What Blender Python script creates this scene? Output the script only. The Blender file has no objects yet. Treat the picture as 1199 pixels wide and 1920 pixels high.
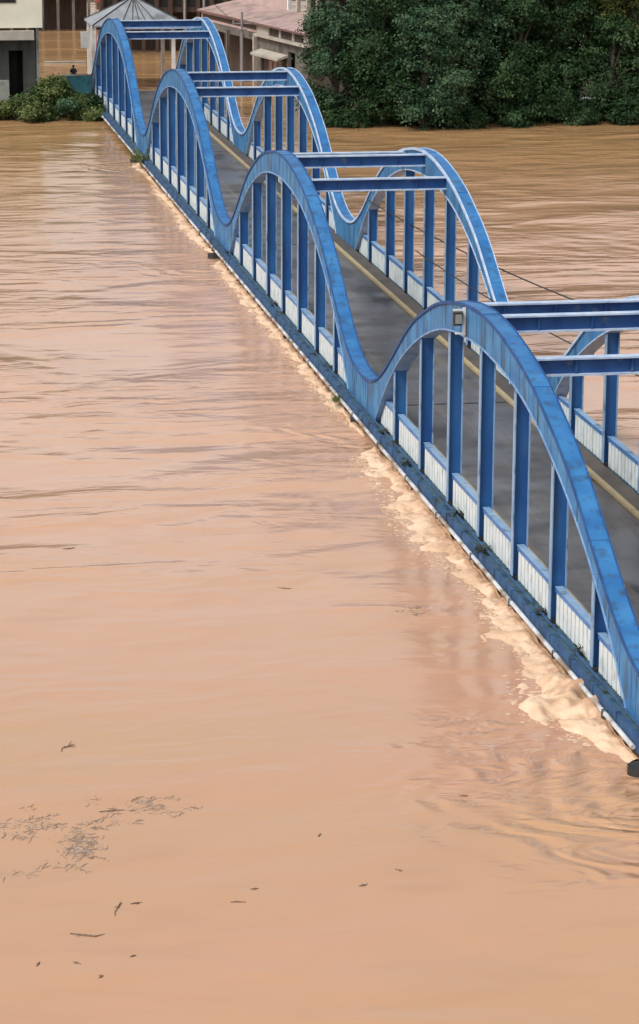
import bpy, math, random
import numpy as np
from mathutils import Vector, Matrix
R = math.radians
sc = bpy.context.scene
COL = sc.collection

# ------------------------------------------------------------------ camera
CAM = Vector((-21.989, -70.554, 25.693))
YAW, PITCH, ROLL, FPX = .169, .252, .004, 5157.467       # focal length in pixels of a 1920 px high picture
_c, _s = math.cos(YAW), math.sin(YAW)
FWD = Vector((_s*math.cos(PITCH), _c*math.cos(PITCH), -math.sin(PITCH)))
_r = Vector((_c, -_s, 0)); _u = _r.cross(FWD)
RGT = math.cos(ROLL)*_r + math.sin(ROLL)*_u
UPV = -math.sin(ROLL)*_r + math.cos(ROLL)*_u
cd = bpy.data.cameras.new("camera"); cam = bpy.data.objects.new("camera", cd); COL.objects.link(cam)
cd.sensor_fit = 'VERTICAL'; cd.sensor_height = 36; cd.lens = FPX/1920*36
cd.clip_start = .5; cd.clip_end = 6000
M = Matrix((RGT, UPV, -FWD)).transposed().to_4x4(); M.translation = CAM
cam.matrix_world = M
sc.camera = cam

# ------------------------------------------------------------------ light: bright overcast sky
SUN_EL, SUN_AZ = R(50), R(-118)          # azimuth measured from +Y towards +X
w = bpy.data.worlds.new("World"); sc.world = w; w.use_nodes = True
nt = w.node_tree; bg = nt.nodes["Background"]
sky = nt.nodes.new("ShaderNodeTexSky"); sky.sky_type = 'NISHITA'; sky.sun_disc = False
sky.sun_elevation = SUN_EL; sky.sun_rotation = SUN_AZ; sky.air_density = 1.0; sky.dust_density = 3.0
hs = nt.nodes.new("ShaderNodeHueSaturation"); hs.inputs["Saturation"].default_value = .22
nt.links.new(sky.outputs[0], hs.inputs["Color"]); nt.links.new(hs.outputs[0], bg.inputs[0])
bg.inputs[1].default_value = .12
sd = bpy.data.lights.new("sun", 'SUN'); sd.energy = 1.3; sd.angle = R(14); sd.color = (1, .96, .9)
so = bpy.data.objects.new("sun", sd); COL.objects.link(so)
sdir = Vector((math.sin(SUN_AZ)*math.cos(SUN_EL), math.cos(SUN_AZ)*math.cos(SUN_EL), math.sin(SUN_EL)))
so.rotation_euler = sdir.to_track_quat('Z', 'Y').to_euler(); so.location = (-40, 40, 60)
sc.view_settings.view_transform = 'Standard'; sc.view_settings.look = 'None'
sc.view_settings.exposure = 0.60; sc.view_settings.gamma = 1

# ------------------------------------------------------------------ measuring helpers
def ray(px, py): return FWD + RGT*((px-599.5)/FPX) - UPV*((py-960)/FPX)
def at_y(px, py, Y):
    d = ray(px, py); return CAM + d*((Y-CAM.y)/d.y)
def at_z(px, py, Z):
    d = ray(px, py); return CAM + d*((Z-CAM.z)/d.z)

# ------------------------------------------------------------------ object helpers
def tag(o, label=None, cat=None, group=None, kind=None):
    if label: o['label'] = label
    if cat: o['category'] = cat
    if group: o['group'] = group
    if kind: o['kind'] = kind
    return o
def empty(name, loc, label, cat, group=None, rz=0):
    o = bpy.data.objects.new(name, None); COL.objects.link(o); o.location = loc; o.rotation_euler.z = rz
    o.empty_display_size = .3
    return tag(o, label, cat, group)
class MB:
    def __init__(s): s.v = []; s.f = []; s.m = []
    def quad(s, a, b, c, d, mi=0):
        n = len(s.v); s.v += [a, b, c, d]; s.f.append((n, n+1, n+2, n+3)); s.m.append(mi)
    def hexa(s, p, mi=0):        # p: 4 bottom (ccw) + 4 top
        n = len(s.v); s.v += [tuple(q) for q in p]
        for f in ((3, 2, 1, 0), (4, 5, 6, 7), (0, 1, 5, 4), (1, 2, 6, 5), (2, 3, 7, 6), (3, 0, 4, 7)):
            s.f.append(tuple(n+i for i in f)); s.m.append(mi)
    def box(s, x0, x1, y0, y1, z0, z1, mi=0):
        s.hexa([(x0, y0, z0), (x1, y0, z0), (x1, y1, z0), (x0, y1, z0), (x0, y0, z1), (x1, y0, z1), (x1, y1, z1), (x0, y1, z1)], mi)
    def sweep(s, sections, closed=True, mi=0, cap=True):   # sections: list of rings of points
        n = len(s.v); k = len(sections[0])
        for r in sections: s.v += [tuple(q) for q in r]
        for i in range(len(sections)-1):
            for j in range(k if closed else k-1):
                a = n+i*k+j; b = n+i*k+(j+1) % k
                s.f.append((a, b, b+k, a+k)); s.m.append(mi)
        if cap and closed:
            s.f.append(tuple(n+j for j in reversed(range(k)))); s.m.append(mi)
            s.f.append(tuple(n+(len(sections)-1)*k+j for j in range(k))); s.m.append(mi)
    def tube(s, pts, rad, k=8, mi=0, cap=True):
        pts = [Vector(p) for p in pts]; rads = rad if isinstance(rad, (list, tuple)) else [rad]*len(pts)
        rings = []; ref = None
        for i, p in enumerate(pts):
            t = (pts[min(i+1, len(pts)-1)]-pts[max(i-1, 0)]).normalized()
            if ref is None: ref = Vector((0, 0, 1)) if abs(t.z) < .9 else Vector((1, 0, 0))
            u = t.cross(ref); u = u.normalized() if u.length > 1e-4 else t.orthogonal().normalized()
            v = t.cross(u).normalized(); ref = u.cross(t)
            rings.append([p+(u*math.cos(2*math.pi*j/k)+v*math.sin(2*math.pi*j/k))*rads[i] for j in range(k)])
        s.sweep(rings, True, mi, cap)
    def build(s, name, mats, parent=None, smooth=False, loc=None):
        me = bpy.data.meshes.new(name); me.from_pydata(s.v, [], s.f)
        mats = mats if isinstance(mats, (list, tuple)) else [mats]
        for m in mats: me.materials.append(m)
        if len(mats) > 1: me.polygons.foreach_set('material_index', s.m)
        if smooth: me.polygons.foreach_set('use_smooth', [True]*len(s.f))
        import bmesh
        b = bmesh.new(); b.from_mesh(me); bmesh.ops.recalc_face_normals(b, faces=b.faces); b.to_mesh(me); b.free()
        me.update()
        o = bpy.data.objects.new(name, me); COL.objects.link(o)
        if loc: o.location = loc
        if parent: o.parent = parent
        return o

# ------------------------------------------------------------------ materials
def mat(name, col, rough=.7, col2=None, scale=2.0, detail=6, lo=.35, hi=.65, stretch=(1, 1, 1), bump=0, bscale=None, spec=.4,
        dirt=None, dscale=1.0, dlo=.55, dhi=.75, dstretch=(1, 1, 1), rust=None, rvar=None, metallic=0, coords='Object', rand=0):
    m = bpy.data.materials.new(name); m.use_nodes = True; t = m.node_tree; N = t.nodes; L = t.links
    p = N["Principled BSDF"]; p.inputs["Roughness"].default_value = rough; p.inputs["Metallic"].default_value = metallic
    p.inputs["Specular IOR Level"].default_value = spec
    if coords == 'Object':
        tc = N.new("ShaderNodeNewGeometry"); src = tc.outputs["Position"]
    else:
        tc = N.new("ShaderNodeTexCoord"); src = tc.outputs[coords]
    def noise(sc_, st, det=detail):
        mp = N.new("ShaderNodeMapping"); mp.inputs["Scale"].default_value = st; L.new(src, mp.inputs[0])
        n = N.new("ShaderNodeTexNoise"); n.inputs["Scale"].default_value = sc_; n.inputs["Detail"].default_value = det
        L.new(mp.outputs[0], n.inputs[0]); return n.outputs[0]
    def ramp(v, a, b):
        r = N.new("ShaderNodeMapRange"); r.inputs[1].default_value = a; r.inputs[2].default_value = b; L.new(v, r.inputs[0]); return r.outputs[0]
    def mix(f, a, b):
        x = N.new("ShaderNodeMix"); x.data_type = 'RGBA'
        if hasattr(f, 'links'): L.new(f, x.inputs[0])
        else: x.inputs[0].default_value = f
        for q, i in ((a, 6), (b, 7)):
            if hasattr(q, 'links'): L.new(q, x.inputs[i])
            else: x.inputs[i].default_value = (*q, 1)
        return x.outputs[2]
    c = col
    if col2: c = mix(ramp(noise(scale, stretch), lo, hi), col, col2)
    if dirt: c = mix(ramp(noise(dscale, dstretch), dlo, dhi), c, dirt)
    if rust: c = mix(ramp(noise(rust[1], rust[4]), rust[2], rust[3]), c, rust[0])
    if rvar:
        rr_ = N.new('ShaderNodeMapRange'); L.new(noise(rvar[0], (1, 1, 1)), rr_.inputs[0])
        for q_, v_ in enumerate((.42, .6, rvar[1], rvar[2])): rr_.inputs[q_+1].default_value = v_
        L.new(rr_.outputs[0], p.inputs['Roughness'])
    if rand:
        hv = N.new("ShaderNodeHueSaturation")
        g = N.new("ShaderNodeNewGeometry"); r = N.new("ShaderNodeMapRange"); L.new(g.outputs["Random Per Island"], r.inputs[0])
        r.inputs[3].default_value = 1-rand; r.inputs[4].default_value = 1+rand; L.new(r.outputs[0], hv.inputs["Value"])
        if hasattr(c, 'links'): L.new(c, hv.inputs["Color"])
        else: hv.inputs["Color"].default_value = (*c, 1)
        c = hv.outputs[0]
    if hasattr(c, 'links'): L.new(c, p.inputs["Base Color"])
    else: p.inputs["Base Color"].default_value = (*c, 1)
    if bump:
        b = N.new("ShaderNodeBump"); b.inputs["Distance"].default_value = bump; L.new(noise(bscale or scale*4, (1, 1, 1), 8), b.inputs["Height"])
        L.new(b.outputs[0], p.inputs["Normal"])
    return m

BLUE = mat("blue_paint", (.03, .13, .38), .42, (.06, .20, .46), 1.1, 8, stretch=(1, 1, .35), bump=.004, bscale=9,
           dirt=(.05, .11, .19), dscale=1.7, dlo=.56, dhi=.74, dstretch=(1.6, 1.6, .3))
BLUEARCH = mat("blue_arch_paint", (.018, .122, .33), .5, (.038, .19, .43), .9, 8, bump=.004, bscale=9, rust=((.06, .055, .06), 3.1, .62, .74, (1, 1, .6)),
           dirt=(.03, .07, .13), dscale=2.3, dlo=.53, dhi=.74)
BLUEHANG = mat("blue_hanger_paint", (.010, .068, .235), .5, (.022, .12, .32), 1.0, 8, stretch=(1, 1, .4), bump=.003, bscale=9,
           dirt=(.05, .10, .18), dscale=1.4, dlo=.60, dhi=.78, dstretch=(1.6, 1.6, .3))
BLUEBEAM = mat("blue_beam_paint_lip_shade", (.009, .05, .18), .6, (.018, .085, .25), 1.4, 8, bump=.003, bscale=9, dirt=(.10, .13, .18), dscale=2.2, dlo=.62, dhi=.75)
PALEW = mat("pale_flange", (.50, .59, .72), .5, (.32, .43, .60), 2.0, 8, dirt=(.2, .28, .38), dscale=3, dlo=.62, dhi=.75)
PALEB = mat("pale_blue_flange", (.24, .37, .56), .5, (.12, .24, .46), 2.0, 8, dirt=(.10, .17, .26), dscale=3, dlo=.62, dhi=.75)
WHITE = mat("white_panel_paint", (.66, .70, .70), .6, (.56, .62, .64), 1.6, 8, rust=((.34, .28, .20), 2.2, .60, .80, (1, 1, .6)), dirt=(.30, .37, .35), dscale=1.5, dlo=.55, dhi=.85, bump=.003, bscale=20)
PANELB = mat("panel_backing", (.40, .43, .36), .7, (.32, .37, .33), 1.6)
LEDGE = mat("ledge_algae_concrete", (.016, .05, .095), .85, (.09, .17, .21), 1.3, 8, dirt=(.010, .014, .012), dscale=1.3, dlo=.5, dhi=.68, bump=.01, bscale=14)
EDGE = mat("edge_beam_paint", (.016, .055, .14), .75, (.035, .10, .21), 1.5, 8, dirt=(.015, .02, .02), dscale=1.1, dlo=.55, dhi=.72, bump=.006, bscale=14)
PIPE = mat("pipe_grey_white", (.60, .61, .62), .5, (.45, .47, .49), 1.4, 6, dirt=(.22, .16, .11), dscale=.8, dlo=.45, dhi=.62)
DARKP = mat("dark_concrete", (.018, .018, .02), .6, (.04, .038, .036), 3, bump=.01, bscale=10)
ROAD = mat("wet_asphalt", (.075, .073, .078), .4, (.10, .096, .098), .5, 8, dirt=(.03, .028, .03), dscale=.33, dlo=.57, dhi=.66, dstretch=(1.3, .6, 1), rust=((.13, .115, .10), 1.0, .53, .68, (1.6, .06, 1)), rvar=(.35, .28, .55), bump=.003, bscale=30, spec=.35)
WALK = mat("wet_sidewalk", (.10, .082, .066), .6, (.07, .058, .05), .8, 8, dirt=(.06, .055, .05), dscale=.8, dlo=.6, dhi=.7, bump=.004, bscale=20)
YELL = mat("yellow_kerb_paint", (.42, .33, .17), .6, (.34, .28, .18), 1.1, 6, dirt=(.2, .17, .13), dscale=1.3, dlo=.62, dhi=.75)
TWIG = mat("wet_twig", (.10, .065, .045), .7, (.20, .135, .09), 6)
WEED = mat("floating_weed", (.23, .185, .155), .8, (.36, .27, .21), 5, rand=.4)
TUFT = mat("river_trash_weed", (.018, .024, .02), .8, (.04, .045, .03), 5, rand=.4)
GTUFT = mat("green_weed", (.07, .11, .03), .7, (.16, .18, .06), 4, rand=.4)
BLUEWEB = mat("blue_web_paint", (.028, .145, .33), .55, (.062, .215, .41), .9, 8, bump=.004, bscale=9, dirt=(.035, .075, .12), dscale=1.9, dlo=.50, dhi=.72, dstretch=(1, 1, .35), rust=((.10, .075, .06), 4.2, .63, .72, (1.5, 1.5, .25)))
HFLANGE = mat("hanger_flange_sunlit_tone", (.17, .29, .46), .5, (.25, .37, .50), 1.2, 8, dirt=(.06, .11, .18), dscale=1.9, dlo=.56, dhi=.74)  # lighter blue puts the sun from the left into the flange colour
BARK = mat("bark", (.03, .025, .02), .85, (.09, .075, .06), 4, stretch=(1, 1, .3), bump=.03, bscale=8)
def leafmat(name, a, b, c=None):
    m = mat(name, a, .55, b, .55, 4, .38, .62, rand=.35, spec=.15, dirt=c, dscale=.9, dlo=.58, dhi=.7)
    p = m.node_tree.nodes["Principled BSDF"]
    p.inputs["Subsurface Weight"].default_value = 0
    return m
LEAF1 = leafmat("foliage_dark", (.015, .040, .014), (.045, .085, .032))
LEAF2 = leafmat("foliage_bluegreen", (.020, .054, .026), (.07, .125, .062))
LEAF3 = leafmat("foliage_yellowgreen", (.05, .075, .018), (.13, .15, .045))
LEAF4 = leafmat("foliage_bank_scrub", (.05, .085, .022), (.12, .15, .05))
SOIL = mat("bank_soil", (.055, .05, .028), .9, (.09, .075, .04), .8, bump=.05, bscale=3)
CREAM = mat("cream_render", (.74, .71, .58), .8, (.67, .64, .52), .7, 8, dirt=(.36, .35, .29), dscale=.9, dlo=.62, dhi=.8, dstretch=(1, 1, .5), bump=.004, bscale=12)
GREYW = mat("grey_render", (.075, .075, .07), .85, (.05, .052, .05), 1.0, 8, dirt=(.03, .035, .025), dscale=.8, dlo=.5, dhi=.7, dstretch=(1, 1, .4), bump=.006, bscale=10)
PALEG = mat("pale_grey_render", (.32, .33, .29), .85, (.24, .25, .22), 1.2, 8, dirt=(.12, .13, .10), dscale=.9, dlo=.55, dhi=.75)
DARK = mat("dark_interior", (.012, .011, .011), .9, (.02, .018, .018), 2)
BROWN = mat("brown_timber", (.055, .034, .026), .85, (.085, .055, .042), 2, stretch=(3, 3, .4))
PINK = mat("pink_render", (.50, .36, .33), .8, (.42, .30, .27), .8, 8, dirt=(.26, .2, .18), dscale=.8, dlo=.6, dhi=.8)
PINKR = mat("pink_sheet_roof", (.40, .29, .26), .7, (.29, .21, .19), .6, 8, dirt=(.19, .15, .13), dscale=.6, dlo=.50, dhi=.75)
BEIGE = mat("beige_trim", (.46, .41, .34), .8, (.36, .33, .28), 1.1, dirt=(.2, .18, .15), dscale=1, dlo=.6, dhi=.75)
TAUPE = mat("taupe_wall", (.17, .145, .125), .85, (.12, .105, .095), .9, 8, dirt=(.07, .06, .055), dscale=.7, dlo=.52, dhi=.7)
ROOFG = mat("grey_metal_roof", (.30, .32, .34), .5, (.22, .24, .26), .8, 8, dirt=(.15, .16, .16), dscale=.9, dlo=.58, dhi=.72)
REDC = mat("red_canopy", (.42, .10, .08), .7, (.33, .08, .06), 1.2)
TEAL = mat("teal_painted_wall", (.04, .20, .24), .7, (.03, .13, .17), 1.2, dirt=(.03, .07, .07), dscale=1, dlo=.55, dhi=.7)
WPOST = mat("white_post_paint", (.78, .78, .76), .7, (.65, .65, .63), 2)
POLEM = mat("pole_concrete", (.30, .28, .26), .8, (.22, .21, .2), 2)
WIRE = mat("black_cable", (.02, .02, .022), .6)
CLOTH = mat("dark_cloth", (.02, .02, .035), .9, (.03, .03, .05), 6)
SKIN = mat("skin", (.22, .12, .08), .6, (.19, .10, .065), 8)
HAIR = mat("black_hair", (.012, .01, .01), .6, (.02, .016, .015), 20)

# muddy water --------------------------------------------------------------
PIERS = [(-.9, .4), (-.8, 45.84), (-.8, 91.68), (-.8, 137.5)]
def water_mat():
    m = bpy.data.materials.new("muddy_flood_water"); m.use_nodes = True; t = m.node_tree; N = t.nodes; L = t.links
    p = N["Principled BSDF"]; p.inputs["IOR"].default_value = 1.33; p.inputs["Roughness"].default_value = .10; p.inputs["Specular IOR Level"].default_value = .7
    g = N.new("ShaderNodeNewGeometry"); P = g.outputs["Position"]
    def mp(v, st, rot=0):
        a = N.new("ShaderNodeMapping"); a.inputs["Scale"].default_value = st; a.inputs["Rotation"].default_value = (0, 0, rot); L.new(v, a.inputs[0]); return a.outputs[0]
    def noise(v, s, d=3, dist=0, rough=.5):
        n = N.new("ShaderNodeTexNoise"); n.inputs["Scale"].default_value = s; n.inputs["Detail"].default_value = d
        n.inputs["Distortion"].default_value = dist; n.inputs["Roughness"].default_value = rough; L.new(v, n.inputs[0]); return n
    def M_(op, a, b=None, c=None):
        x = N.new("ShaderNodeMath"); x.operation = op
        for i, q in enumerate((a, b, c)):
            if q is None: continue
            if hasattr(q, 'links'): L.new(q, x.inputs[i])
            else: x.inputs[i].default_value = q
        return x.outputs[0]
    def rng(v, a, b, c=0, d=1):
        r = N.new("ShaderNodeMapRange"); r.interpolation_type = 'SMOOTHSTEP'; L.new(v, r.inputs[0])
        for i, q in enumerate((a, b, c, d)): r.inputs[i+1].default_value = q
        return r.outputs[0]
    def mixc(f, a, b):
        x = N.new("ShaderNodeMix"); x.data_type = 'RGBA'; L.new(f, x.inputs[0])
        for q, i in ((a, 6), (b, 7)):
            if hasattr(q, 'links'): L.new(q, x.inputs[i])
            else: x.inputs[i].default_value = (*q, 1)
        return x.outputs[2]
    sep = N.new("ShaderNodeSeparateXYZ"); L.new(P, sep.inputs[0]); X, Y = sep.outputs[0], sep.outputs[1]
    # base colour: drifting pinkish and ochre mud bands, more orange with distance
    big = noise(mp(P, (.5, 1, 1), .15), .055, 4, .6).outputs[0]
    sm = noise(mp(P, (.35, 1, 1), .12), .5, 6, .8).outputs[0]
    c = mixc(rng(big, .38, .62), (.51, .280, .168), (.48, .28, .152))
    c = mixc(rng(Y, -5, 45), c, (.565, .335, .215))
    c = mixc(M_('MULTIPLY', rng(Y, 75, 155), .85), c, (.43, .25, .105))
    c = mixc(M_('MULTIPLY', rng(sm, .5, .74), .22), c, (.37, .20, .115))
    L.new(c, p.inputs["Base Color"])
    # waves (heights in metres)
    rough_zone = M_('ADD', rng(Y, 4, 42, .38, 1.3), M_('MULTIPLY', rng(X, 8, 16), rng(Y, 60, 110, .15, .35)))
    patch = rng(noise(mp(P, (.6, 1, 1), .1), .11, 3, .5).outputs[0], .32, .66, .25, 1.25)
    amp = M_('MULTIPLY', M_('MULTIPLY', rough_zone, patch), rng(Y, 50, 135, 1.0, .5))
    n1 = noise(mp(P, (.42, 1, 1), .10), .52, 3, .9, .45).outputs[0]
    n2 = noise(mp(P, (.45, 1, 1), -.18), 2.0, 4, .8, .55).outputs[0]
    n3 = noise(mp(P, (.4, 1, 1), .06), .26, 2, .3, .5).outputs[0]
    h = M_('ADD', M_('MULTIPLY', n1, .17), M_('MULTIPLY', n2, .022))
    h = M_('MULTIPLY', M_('ADD', h, M_('MULTIPLY', n3, .20)), amp)
    n4 = noise(mp(P, (.5, 1, 1), .2), 5.5, 4, .5).outputs[0]
    h = M_('ADD', h, M_('MULTIPLY', n4, .0045))
    # bow waves round the pier noses
    for i, (px, py) in enumerate(PIERS):
        cx, cy = px-(.6 if i else .2), py-(3.0 if i else 1.2)
        sub = N.new("ShaderNodeVectorMath"); sub.operation = 'SUBTRACT'; L.new(P, sub.inputs[0]); sub.inputs[1].default_value = (cx, cy, -.7)
        sc2 = N.new("ShaderNodeVectorMath"); sc2.operation = 'MULTIPLY'; L.new(sub.outputs[0], sc2.inputs[0]); sc2.inputs[1].default_value = (.75, .62, 0)
        ln = N.new("ShaderNodeVectorMath"); ln.operation = 'LENGTH'; L.new(sc2.outputs[0], ln.inputs[0]); d = ln.outputs["Value"]
        wob = M_('MULTIPLY', noise(mp(P, (.5, .9, 1)), .42, 3, 1.2).outputs[0], 4.2)
        ph = M_('ADD', M_('MULTIPLY', d, 6.5), M_('MULTIPLY', wob, 4.5))
        wv = M_('MULTIPLY', M_('SINE', ph), .08 if i == 0 else .035)
        wv = M_('MULTIPLY', wv, rng(d, 6.2 if i == 0 else 4.5, 1.6, 0, 1))
        wv = M_('MULTIPLY', wv, rng(noise(mp(P, (.6, 1, 1)), .5, 2).outputs[0], .35, .6, .15, 1))
        h = M_('ADD', h, wv)
    b = N.new("ShaderNodeBump"); b.inputs["Distance"].default_value = 1; b.inputs["Strength"].default_value = 1
    L.new(h, b.inputs["Height"]); L.new(b.outputs[0], p.inputs["Normal"])
    return m
WATER = water_mat()
FOAM = mat("silty_foam", (.72, .51, .345), .5, (.62, .41, .26), .9, 8, .42, .60, stretch=(1, .7, 1), bump=.02, bscale=9, spec=.5)

def churn(m):
    """brown churned water inside, pale froth towards the breaking rim"""
    t = m.node_tree; N = t.nodes; L = t.links; p = N["Principled BSDF"]; old = p.inputs["Base Color"].links[0].from_socket
    a = N.new("ShaderNodeAttribute"); a.attribute_name = 'rim'; g = N.new("ShaderNodeNewGeometry")
    n = N.new("ShaderNodeTexNoise"); n.inputs["Scale"].default_value = 2.6; n.inputs["Detail"].default_value = 8; L.new(g.outputs["Position"], n.inputs[0])
    s1 = N.new("ShaderNodeMath"); s1.operation = 'MULTIPLY_ADD'; L.new(n.outputs[0], s1.inputs[0]); s1.inputs[1].default_value = 1.6; L.new(a.outputs["Fac"], s1.inputs[2])
    r_ = N.new("ShaderNodeMapRange"); L.new(s1.outputs[0], r_.inputs[0]); r_.inputs[1].default_value = 1.0; r_.inputs[2].default_value = 1.4
    x = N.new("ShaderNodeMix"); x.data_type = 'RGBA'; L.new(r_.outputs[0], x.inputs[0]); x.inputs[6].default_value = (.47, .285, .17, 1); L.new(old, x.inputs[7])
    L.new(x.outputs[2], p.inputs["Base Color"])
churn(FOAM)
# ------------------------------------------------------------------ setting
WL = -.7
mb = MB(); mb.quad((-1200, -300, WL), (1200, -300, WL), (1200, 1600, WL), (-1200, 1600, WL))
tag(mb.build("river_water", WATER), kind='structure')
mb = MB(); mb.quad((-3000, -2000, -7), (3000, -2000, -7), (3000, 4500, -7), (-3000, 4500, -7))
tag(mb.build("ground", SOIL), kind='structure')

def bank(name, xs, y_front, y_back, ztop, seed):
    """a mound rising out of the water with an uneven waterline"""
    rnd = random.Random(seed); nx = 40; ny = 12; v = []; f = []
    for i in range(nx+1):
        x = xs[0]+(xs[1]-xs[0])*i/nx; e = rnd.uniform(-.5, .5)
        for j in range(ny+1):
            t = j/ny; y = (y_front+e*(1-t))+(y_back-y_front)*t
            edge = min(1, min(i, nx-i)/3)
            z = -2.2+(ztop+2.2)*min(1, (min(t, 1-t)*2.6)**.6)*edge+rnd.uniform(-.12, .12)
            v.append((x, y, z))
    for i in range(nx):
        for j in range(ny):
            a = i*(ny+1)+j; f.append((a, a+ny+1, a+ny+2, a+1))
    b = MB(); b.v = v; b.f = f; b.m = [0]*len(f)
    return tag(b.build(name, SOIL, smooth=True), kind='structure')
bank("bank", (-45, -.7), 164.5, 186, .1, 3)
bank("bank", (15.5, 110), 156.5, 178, .1, 5)
bank("bank", (30, 160), 172, 230, .6, 6)
bank("bank", (-400, 400), 300, 420, 1.5, 9)

# ------------------------------------------------------------------ bridge
W = 7.5; B = 5.216; E_ = 1.394*B; LS = 6*B+2*E_; HL = LS/2
def smax(p, c, k): 
    q = (p-c)/k
    return c+k*(q if q > 30 else math.log1p(math.exp(q)))
_SO = [(0, 8.33), (2.5, 8.2), (5.3, 7.8), (7.65, 7.3), (9.4, 6.72), (11.5, 6.0), (12.75, 5.42), (13.6, 4.97), (15.3, 4.0), (16.2, 3.5), (17, 3.03), (18.5, 2.28), (19.6, 1.86), (20.8, 1.58), (21.6, 1.47), (22.92, 1.42)]
_SI = [(0, 7.12), (3, 6.98), (5, 6.78), (6.5, 6.55), (8, 6.2), (9.5, 5.78), (11.2, 5.2), (12.75, 4.57), (14, 4.0), (15, 3.5), (15.8, 3.0), (17, 2.25), (18.2, 1.38), (19.2, .52), (19.75, 0)]
def _smooth(tab, sg):
    a = np.arange(-30, 30, .05); d = np.abs(a); z = np.interp(d, [t[0] for t in tab], [t[1] for t in tab])
    if tab is _SO: z = np.where(d > HL, np.interp(2*HL-d, [t[0] for t in tab], [t[1] for t in tab]), z)
    else: z = np.where(d > 19.75, -(d-19.75)*.95, z)
    k = np.exp(-.5*(np.arange(-60, 61)*.05/sg)**2); k /= k.sum()
    return a, np.convolve(np.pad(z, 60, mode='edge'), k, mode='valid')
_AO, _ZO = _smooth(_SO, .7); _AI, _ZI = _smooth(_SI, .55)
FOOT = 19.72
def z_out(s): return float(np.interp(s, _AO, _ZO))
def z_in(s): return max(0.0, float(np.interp(s, _AI, _ZI)))
bridge = empty("arch_bridge", (0, 0, 0), "long blue steel arch bridge crossing the brown flooded river", "bridge")
def hbeam_y(mb, x0, x1, y, z0, z1, wf, tf, mats=(0, 1)):
    """horizontal I beam running along x"""
    mb.box(x0, x1, y-wf/2, y+wf/2, z1-tf, z1, mats[1]); mb.box(x0, x1, y-wf/2, y+wf/2, z0, z0+tf, mats[1])
    mb.box(x0, x1, y-.03, y+.03, z0+tf, z1-tf, mats[0])
PW = .62; TW = .62
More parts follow.
